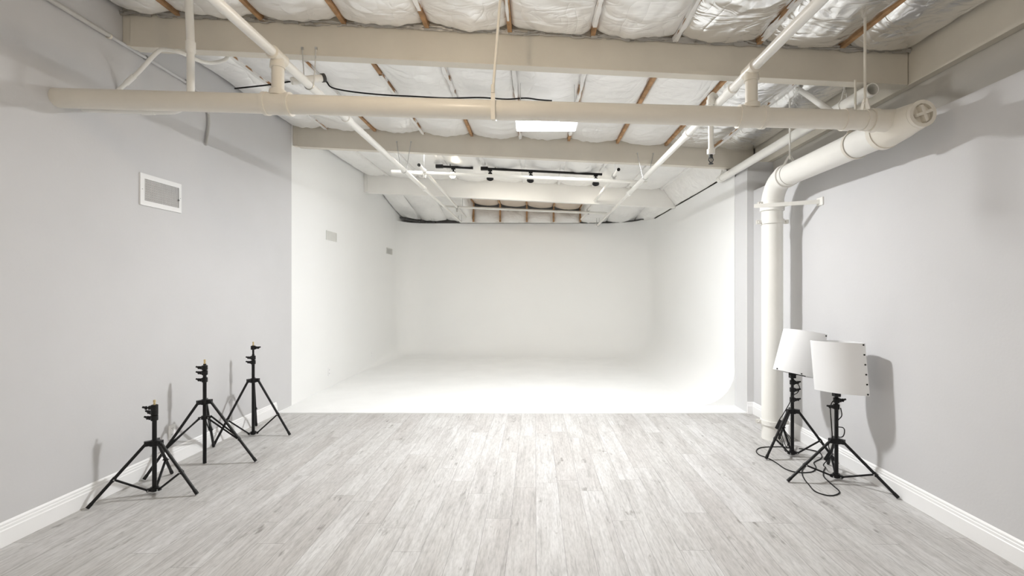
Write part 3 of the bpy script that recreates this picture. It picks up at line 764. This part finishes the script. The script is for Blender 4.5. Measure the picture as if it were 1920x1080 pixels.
# ------------------------------------------------------------------ tripod stands
def stand(c, feet, zh, zl, secs, label, group, zbot=None, brace_t=.55, double=False, knobs=(), spigot=True, lr=.0105, cr=.014):
    """c = column x,y; feet = three x,y; zh = leg hub height; zl = spreader hub height; secs = [(z0,z1,radius)]; knobs = [(z, side)]"""
    cx, cy = c
    t = thing('light_stand', label, 'tripod stand', (cx, cy, 0), group)
    zbot = zl-.02 if zbot is None else zbot
    bm = B(); tube(bm, [(cx, cy, zbot), (cx, cy, secs[0][1])], cr, 20); obj('column', bm, M['black'], t)
    for (z0, z1, r) in secs[1:]:
        bm = B(); tube(bm, [(cx, cy, z0), (cx, cy, z1)], r, 18); obj('inner_column', bm, M['black'], t)
    bm = B(); tube(bm, [(cx,cy,zh-.025),(cx,cy,zh-.022),(cx,cy,zh+.014),(cx,cy,zh+.02)], .028, 24, rad=[.022,.030,.030,.020])
    low = B(); tube(low, [(cx,cy,zl-.014),(cx,cy,zl+.014)], .025, 24)
    legs = []
    for fx, fy in feet:
        d = Vector((fx-cx, fy-cy, 0)).normalized()
        bar(bm, Vector((cx,cy,zh))+d*.02, Vector((cx,cy,zh))+d*.058, .030, .034)
        sd = Vector((-d.y, d.x, 0))
        tube(bm, [Vector((cx,cy,zh))+d*.046-sd*.019, Vector((cx,cy,zh))+d*.046+sd*.019], .006, 10)
        bar(low, Vector((cx,cy,zl))+d*.015, Vector((cx,cy,zl))+d*.046, .022, .020)
        legs.append((d, Vector((cx,cy,zh))+d*.048, Vector((fx,fy,lr*1.0))))
    obj('leg_hub', bm, M['black'], t, bev=0); obj('spreader_hub', low, M['black'], t)
    for d, a, f in legs:
        dr = (f-a).normalized()
        bm = B(); tube(bm, [a, f-dr*.03], lr, 14); lg = obj('leg', bm, M['black'], t)
        bm = B(); tube(bm, [f-dr*.035, f], lr*1.15, 14); obj('foot_cap', bm, M['rubber'], lg)
        q = a+(f-a)*brace_t; s = Vector((cx,cy,zl))+d*.04; sd = Vector((-d.y, d.x, 0))
        bm = B()
        if double:
            for k in (-1, 1): bar(bm, s+Vector((0,0,.010*k))+sd*.012*k, q+sd*.012*k, .006, .012)
        else: bar(bm, s, q, .014, .012)
        tube(bm, [q-sd*.018, q+sd*.018], .005, 8)
        tube(bm, [q-dr*.014, q+dr*.014], lr*1.25, 14)
        obj('brace', bm, M['black'], t)
        bm = B()
        for w, rr in ((q, .0065), (s, .0055)):
            for k in (-1, 1): tube(bm, [w+sd*k*.017, w+sd*k*.021], rr*.7, 8)
        obj('rivet', bm, M['steel'], t)
    for z, a in knobs:
        bm = B(); tube(bm, [(cx,cy,z-.020),(cx,cy,z-.017),(cx,cy,z+.017),(cx,cy,z+.020)], .02, 20, rad=[.017,.022,.022,.017])
        d = Vector((math.cos(a), math.sin(a), 0)); q = Vector((cx,cy,z))
        bar(bm, q+d*.015, q+d*.034, .022, .026); cl = obj('clamp_collar', bm, M['black'], t)
        bm = B(); tube(bm, [q+d*.03, q+d*.05], .006, 8)
        e = q+d*.05; tube(bm, catmull([e+Vector((0,0,-.004)), e+d*.010+Vector((0,0,.004)), e+d*.022+Vector((0,0,.007))], 4), .0075, 8)
        tube(bm, catmull([e+Vector((0,0,-.012)), e, e+Vector((0,0,.012))], 3), .0075, 8)
        obj('wing_knob', bm, M['black'], cl)
    if spigot:
        z = secs[-1][1]; bm = B()
        tube(bm, [(cx,cy,z-.004),(cx,cy,z+.010),(cx,cy,z+.012),(cx,cy,z+.018),(cx,cy,z+.019),(cx,cy,z+.034),(cx,cy,z+.036)], .008, 14, rad=[.008,.008,.0055,.0055,.008,.008,.006])
        obj('spigot', bm, M['brass'], t, label='brass stud')
    return t
G1 = 'bare tripod stands by the left wall'; G2 = 'tripod stands carrying soft panels'
stand((-2.74, 3.38), [(-2.985, 3.13), (-2.409, 3.348), (-2.885, 3.73)], .368, .035,
      [(0,.555,.0155), (.55,.61,.0125), (.60,.638,.0105)], 'shortest bare black tripod stand, nearest the camera by the left wall', G1,
      knobs=[(.545, PI), (.585, PI*.95), (.620, PI*1.1)], brace_t=.57)
stand((-2.79, 3.965), [(-3.0, 3.60), (-2.368, 3.984), (-2.985, 4.36)], .522, .388,
      [(0,.73,.0155), (.72,.79,.013), (.78,.84,.0105)], 'middle bare black tripod stand in front of the wall outlet', G1, zbot=.002,
      knobs=[(.705, PI), (.765, PI), (.808, PI)], brace_t=.62, double=True)
stand((-2.815, 4.69), [(-3.005, 4.39), (-2.453, 4.70), (-2.98, 5.02)], .561, .035,
      [(0,.745,.0155), (.74,.82,.012), (.81,.908,.0095)], 'tallest bare black tripod stand, nearest the white stage', G1,
      knobs=[(.74, PI), (.785, PI), (.885, 0)], brace_t=.62)
stand((2.265, 4.13), [(1.988, 4.04), (2.545, 3.96), (2.36, 4.55)], .40, .035,
      [(0,.60,.0155), (.58,.75,.012)], 'black tripod stand next to the vertical pipe, under the farther soft panel', G2,
      knobs=[(.50, 0), (.585, 0), (.65, 0)], brace_t=.58, spigot=False)
stand((2.325, 3.62), [(1.924, 3.573), (2.545, 3.285), (2.455, 3.93)], .305, .035,
      [(0,.58,.0155), (.56,.70,.012)], 'black tripod stand in front at right, under the nearer soft panel', G2,
      knobs=[(.565, PI), (.615, 0)], brace_t=.60, spigot=False)

def softpanel(TL, TR, BR, BL, bulge, label, col_top, snaps):
    TL, TR, BR, BL = [Vector(v) for v in (TL, TR, BR, BL)]
    n = ((TR-TL).cross(BL-TL)); n.normalize()
    if n.y > 0: n = -n                                # towards the camera
    cen = (TL+TR+BR+BL)/4
    t = thing('soft_panel', label, 'light', (cen.x, cen.y, BL.z), 'white soft light panels on stands')
    def bil(u, v): return (TL*(1-u)+TR*u)*(1-v)+(BL*(1-u)+BR*u)*v
    nu, nv = 28, 16
    def sheet(name, bg, th):
        bm = B(); fr, bk = [], []
        for j in range(nv+1):
            f, b = [], []
            for i in range(nu+1):
                u, v = i/nu, j/nv
                p = bil(u, v)+n*bg*math.sin(PI*u)**.85
                f.append(bm.verts.new(p)); b.append(bm.verts.new(p-n*th))
            fr.append(f); bk.append(b)
        for G in (fr, bk):
            for j in range(nv):
                for i in range(nu): bm.faces.new((G[j][i], G[j][i+1], G[j+1][i+1], G[j+1][i]))
        for i in range(nu):
            for j in (0, nv): bm.faces.new((fr[j][i], fr[j][i+1], bk[j][i+1], bk[j][i]))
        for j in range(nv):
            for i in (0, nu): bm.faces.new((fr[j][i], fr[j+1][i], bk[j+1][i], bk[j][i]))
        obj(name, bm, M['diff'], t, angle=50)
    sheet('front_sheet', bulge, .003); sheet('back_sheet', -.19, .003)
    bm = B(); rows = []
    for off in (.0, .02):
        rows.append([bm.verts.new(bil(u, v)-n*off) for u, v in ((.12,.12),(.88,.12),(.88,.95),(.12,.95))])
    for k in range(4): bm.faces.new((rows[0][k], rows[0][(k+1) % 4], rows[1][(k+1) % 4], rows[1][k]))
    bm.faces.new(rows[0]); bm.faces.new(rows[1]); obj('lamp_plate', bm, M['vent'], t, smooth=False)
    for (u, v) in snaps:
        p = bil(u, v)+n*(bulge*math.sin(PI*u)**.85)
        bm = B(); tube(bm, [p, p+n*.005], .0062, 10); obj('snap', bm, M['rubber'], t, label='black snap')
    # bracket that joins the panel to the stand
    foot = Vector(col_top); mid = (BL+BR)/2-n*.035+Vector((0,0,.03))
    bm = B(); bar(bm, foot+Vector((0,0,-.01)), foot+Vector((0,0,.05)), .045, .04); bar(bm, foot+Vector((0,0,.035)), mid+Vector((0,0,.03)), .03, .022)
    tube(bm, [foot+Vector((-.03,-.0,.02)), foot+Vector((.05,0,.022))], .008, 10)
    bar(bm, (BL+BR)/2-n*.05-(BR-BL)*.16+Vector((0,0,.004)), (BL+BR)/2-n*.05+(BR-BL)*.16+Vector((0,0,.004)), .03, .010)
    obj('mount', bm, M['black'], t)
    bm = B(); q = foot+Vector((.05,0,.022)); tube(bm, [q, q+Vector((.035,-.01,.018))], .008, 8); obj('tilt_lever', bm, M['black'], t)
    return t
softpanel(P(1519,638,3.70), P(1622,644,3.46), P(1631,743,3.43), P(1527,730,3.67), .06,
          'nearer white soft panel, on the front stand with its shadow on the wall', (2.325, 3.62, .655),
          [(.975, .03+.94*k/5) for k in range(6)])
softpanel(P(1469,616,4.22), P(1551,627,4.00), P(1541,712,4.00), P(1449,692,4.20), .06,
          'farther white soft panel tilted beside the vertical pipe', (2.265, 4.13, .70),
          [(.985, .04), (.10, .97), (.62, .975)])

# ------------------------------------------------------------------ cables of the two right stands
cb = .0045
t = thing('power_cable', 'black cable looping on the floor around the stand next to the vertical pipe', 'cable', (2.2, 4.2, 0), 'black cables of the soft panels')
pts = [FL(px, py, cb) for px, py in ((1489,842),(1470,838),(1440,838),(1424,840),(1418,846),(1424,853),(1440,859),(1456,868),(1472,879),(1491,885),(1510,886),(1524,884),(1530,877),(1526,868),(1531,864),(1539,860),(1541,854),(1534,847),(1516,843),(1498,841))]
bm = B(); tube(bm, catmull(pts, 6), cb, 8); obj('floor_loop', bm, M['rubber'], t)
bm = B(); x, y = 2.265, 4.13
tube(bm, catmull([(x-.02, y-.02, .70), (x+.05, y-.02, .62), (x+.045, y, .56), (x-.01, y-.03, .54), (x-.035, y-.01, .46), (x-.06, y+.03, .37), (x-.09, y+.08, .25), (x-.07, y+.04, .12), (x-.04, y+.03, .03), pts[0]], 6), cb*.8, 8)
for q in range(3):
    tube(bm, catmull([(x-.085+q*.012, y+.07, .26), (x-.10+q*.03, y+.03, .15), (x-.05+q*.02, y+.02, .06), (x-.03+q*.015, y+.02, .14), (x-.07, y+.06, .25)], 6), .003, 6)
obj('hanging_cable', bm, M['rubber'], t)
bm = B(); bar(bm, (x-.075, y+.055, .30), (x-.095, y+.085, .22), .03, .022); obj('power_adapter', bm, M['black'], t, smooth=False, bev=.004)
t = thing('power_cable', 'black cable looping on the floor in front of the nearer soft panel stand', 'cable', (2.0, 3.5, 0), 'black cables of the soft panels')
pts = [FL(px, py, cb) for px, py in ((1512,872),(1505,880),(1504,888),(1508,898),(1516,908),(1528,921),(1547,928),(1562,929),(1573,925),(1573,920),(1564,912),(1554,903),(1545,894),(1544,884),(1548,876))]
bm = B(); tube(bm, catmull(pts, 6), cb, 8); obj('floor_loop', bm, M['rubber'], t)
bm = B(); x, y = 2.325, 3.62
tube(bm, catmull([(x+.0, y-.03, .62), (x-.035, y-.02, .615), (x-.052, y-.01, .56), (x-.045, y-.01, .44), (x-.040, y-.01, .32), (x-.03, y+.05, .25), (x+.04, y+.13, .14), (x+.0, y+.16, .06), pts[-1]], 6), cb*.85, 8)
tube(bm, catmull([(x+.02, y-.02, .56), (x+.028, y-.02, .50), (x-.01, y-.025, .46), (x-.01, y-.025, .42), (x+.035, y-.025, .41), (x+.05, y-.02, .38), (x+.035, y-.02, .34), (x-.01, y-.025, .345), (x-.02, y-.02, .40)], 6), cb*.85, 8)
obj('hanging_cable', bm, M['rubber'], t)
bm = B(); bar(bm, (x+.03, y+.12, .17), (x+.01, y+.15, .10), .035, .025); obj('power_adapter', bm, M['black'], t, smooth=False, bev=.004)

# ------------------------------------------------------------------ lamps of the track (real spots in the heads)
for px, lab, lit in SPX:
    if lit: continue
    x = (px-VX)*TY/F; z = TZ(x)
    ld = bpy.data.lights.new('track_spot', 'SPOT'); ld.energy = 20; ld.color = (1,.95,.86); ld.spot_size = math.radians(95); ld.spot_blend = .8; ld.shadow_soft_size = .05
    lo = bpy.data.objects.new('track_spot', ld); C.objects.link(lo); 
    aim = Vector((.1*(1 if px > VX else -1), .80, -.55)).normalized()
    lo.location = Vector((x, TY, z-.105))+aim*.065
    lo.rotation_euler = aim.to_track_quat('-Z', 'Y').to_euler()

# ------------------------------------------------------------------ world (warm fill light added through the open rear of the room) and camera
w = bpy.data.worlds.new('world'); S.world = w; w.use_nodes = True
bg = w.node_tree.nodes['Background']; bg.inputs['Color'].default_value = (1,.91,.79,1); bg.inputs['Strength'].default_value = .8
cd = bpy.data.cameras.new('camera'); co = bpy.data.objects.new('camera', cd); C.objects.link(co)
co.location = (0, 0, EYE); co.rotation_euler = (PI/2, 0, 0)
cd.sensor_width = 36; cd.sensor_fit = 'HORIZONTAL'; cd.lens = F/1920*36
cd.shift_x = -(VX-960)/1920; cd.shift_y = (VY-540)/1920; cd.clip_start = .05
S.camera = co
S.view_settings.view_transform = 'Standard'; S.view_settings.look = 'None'; S.view_settings.gamma = 1
S.view_settings.use_curve_mapping = False; S.view_settings.exposure = 0.39
S.cycles.diffuse_bounces = 6
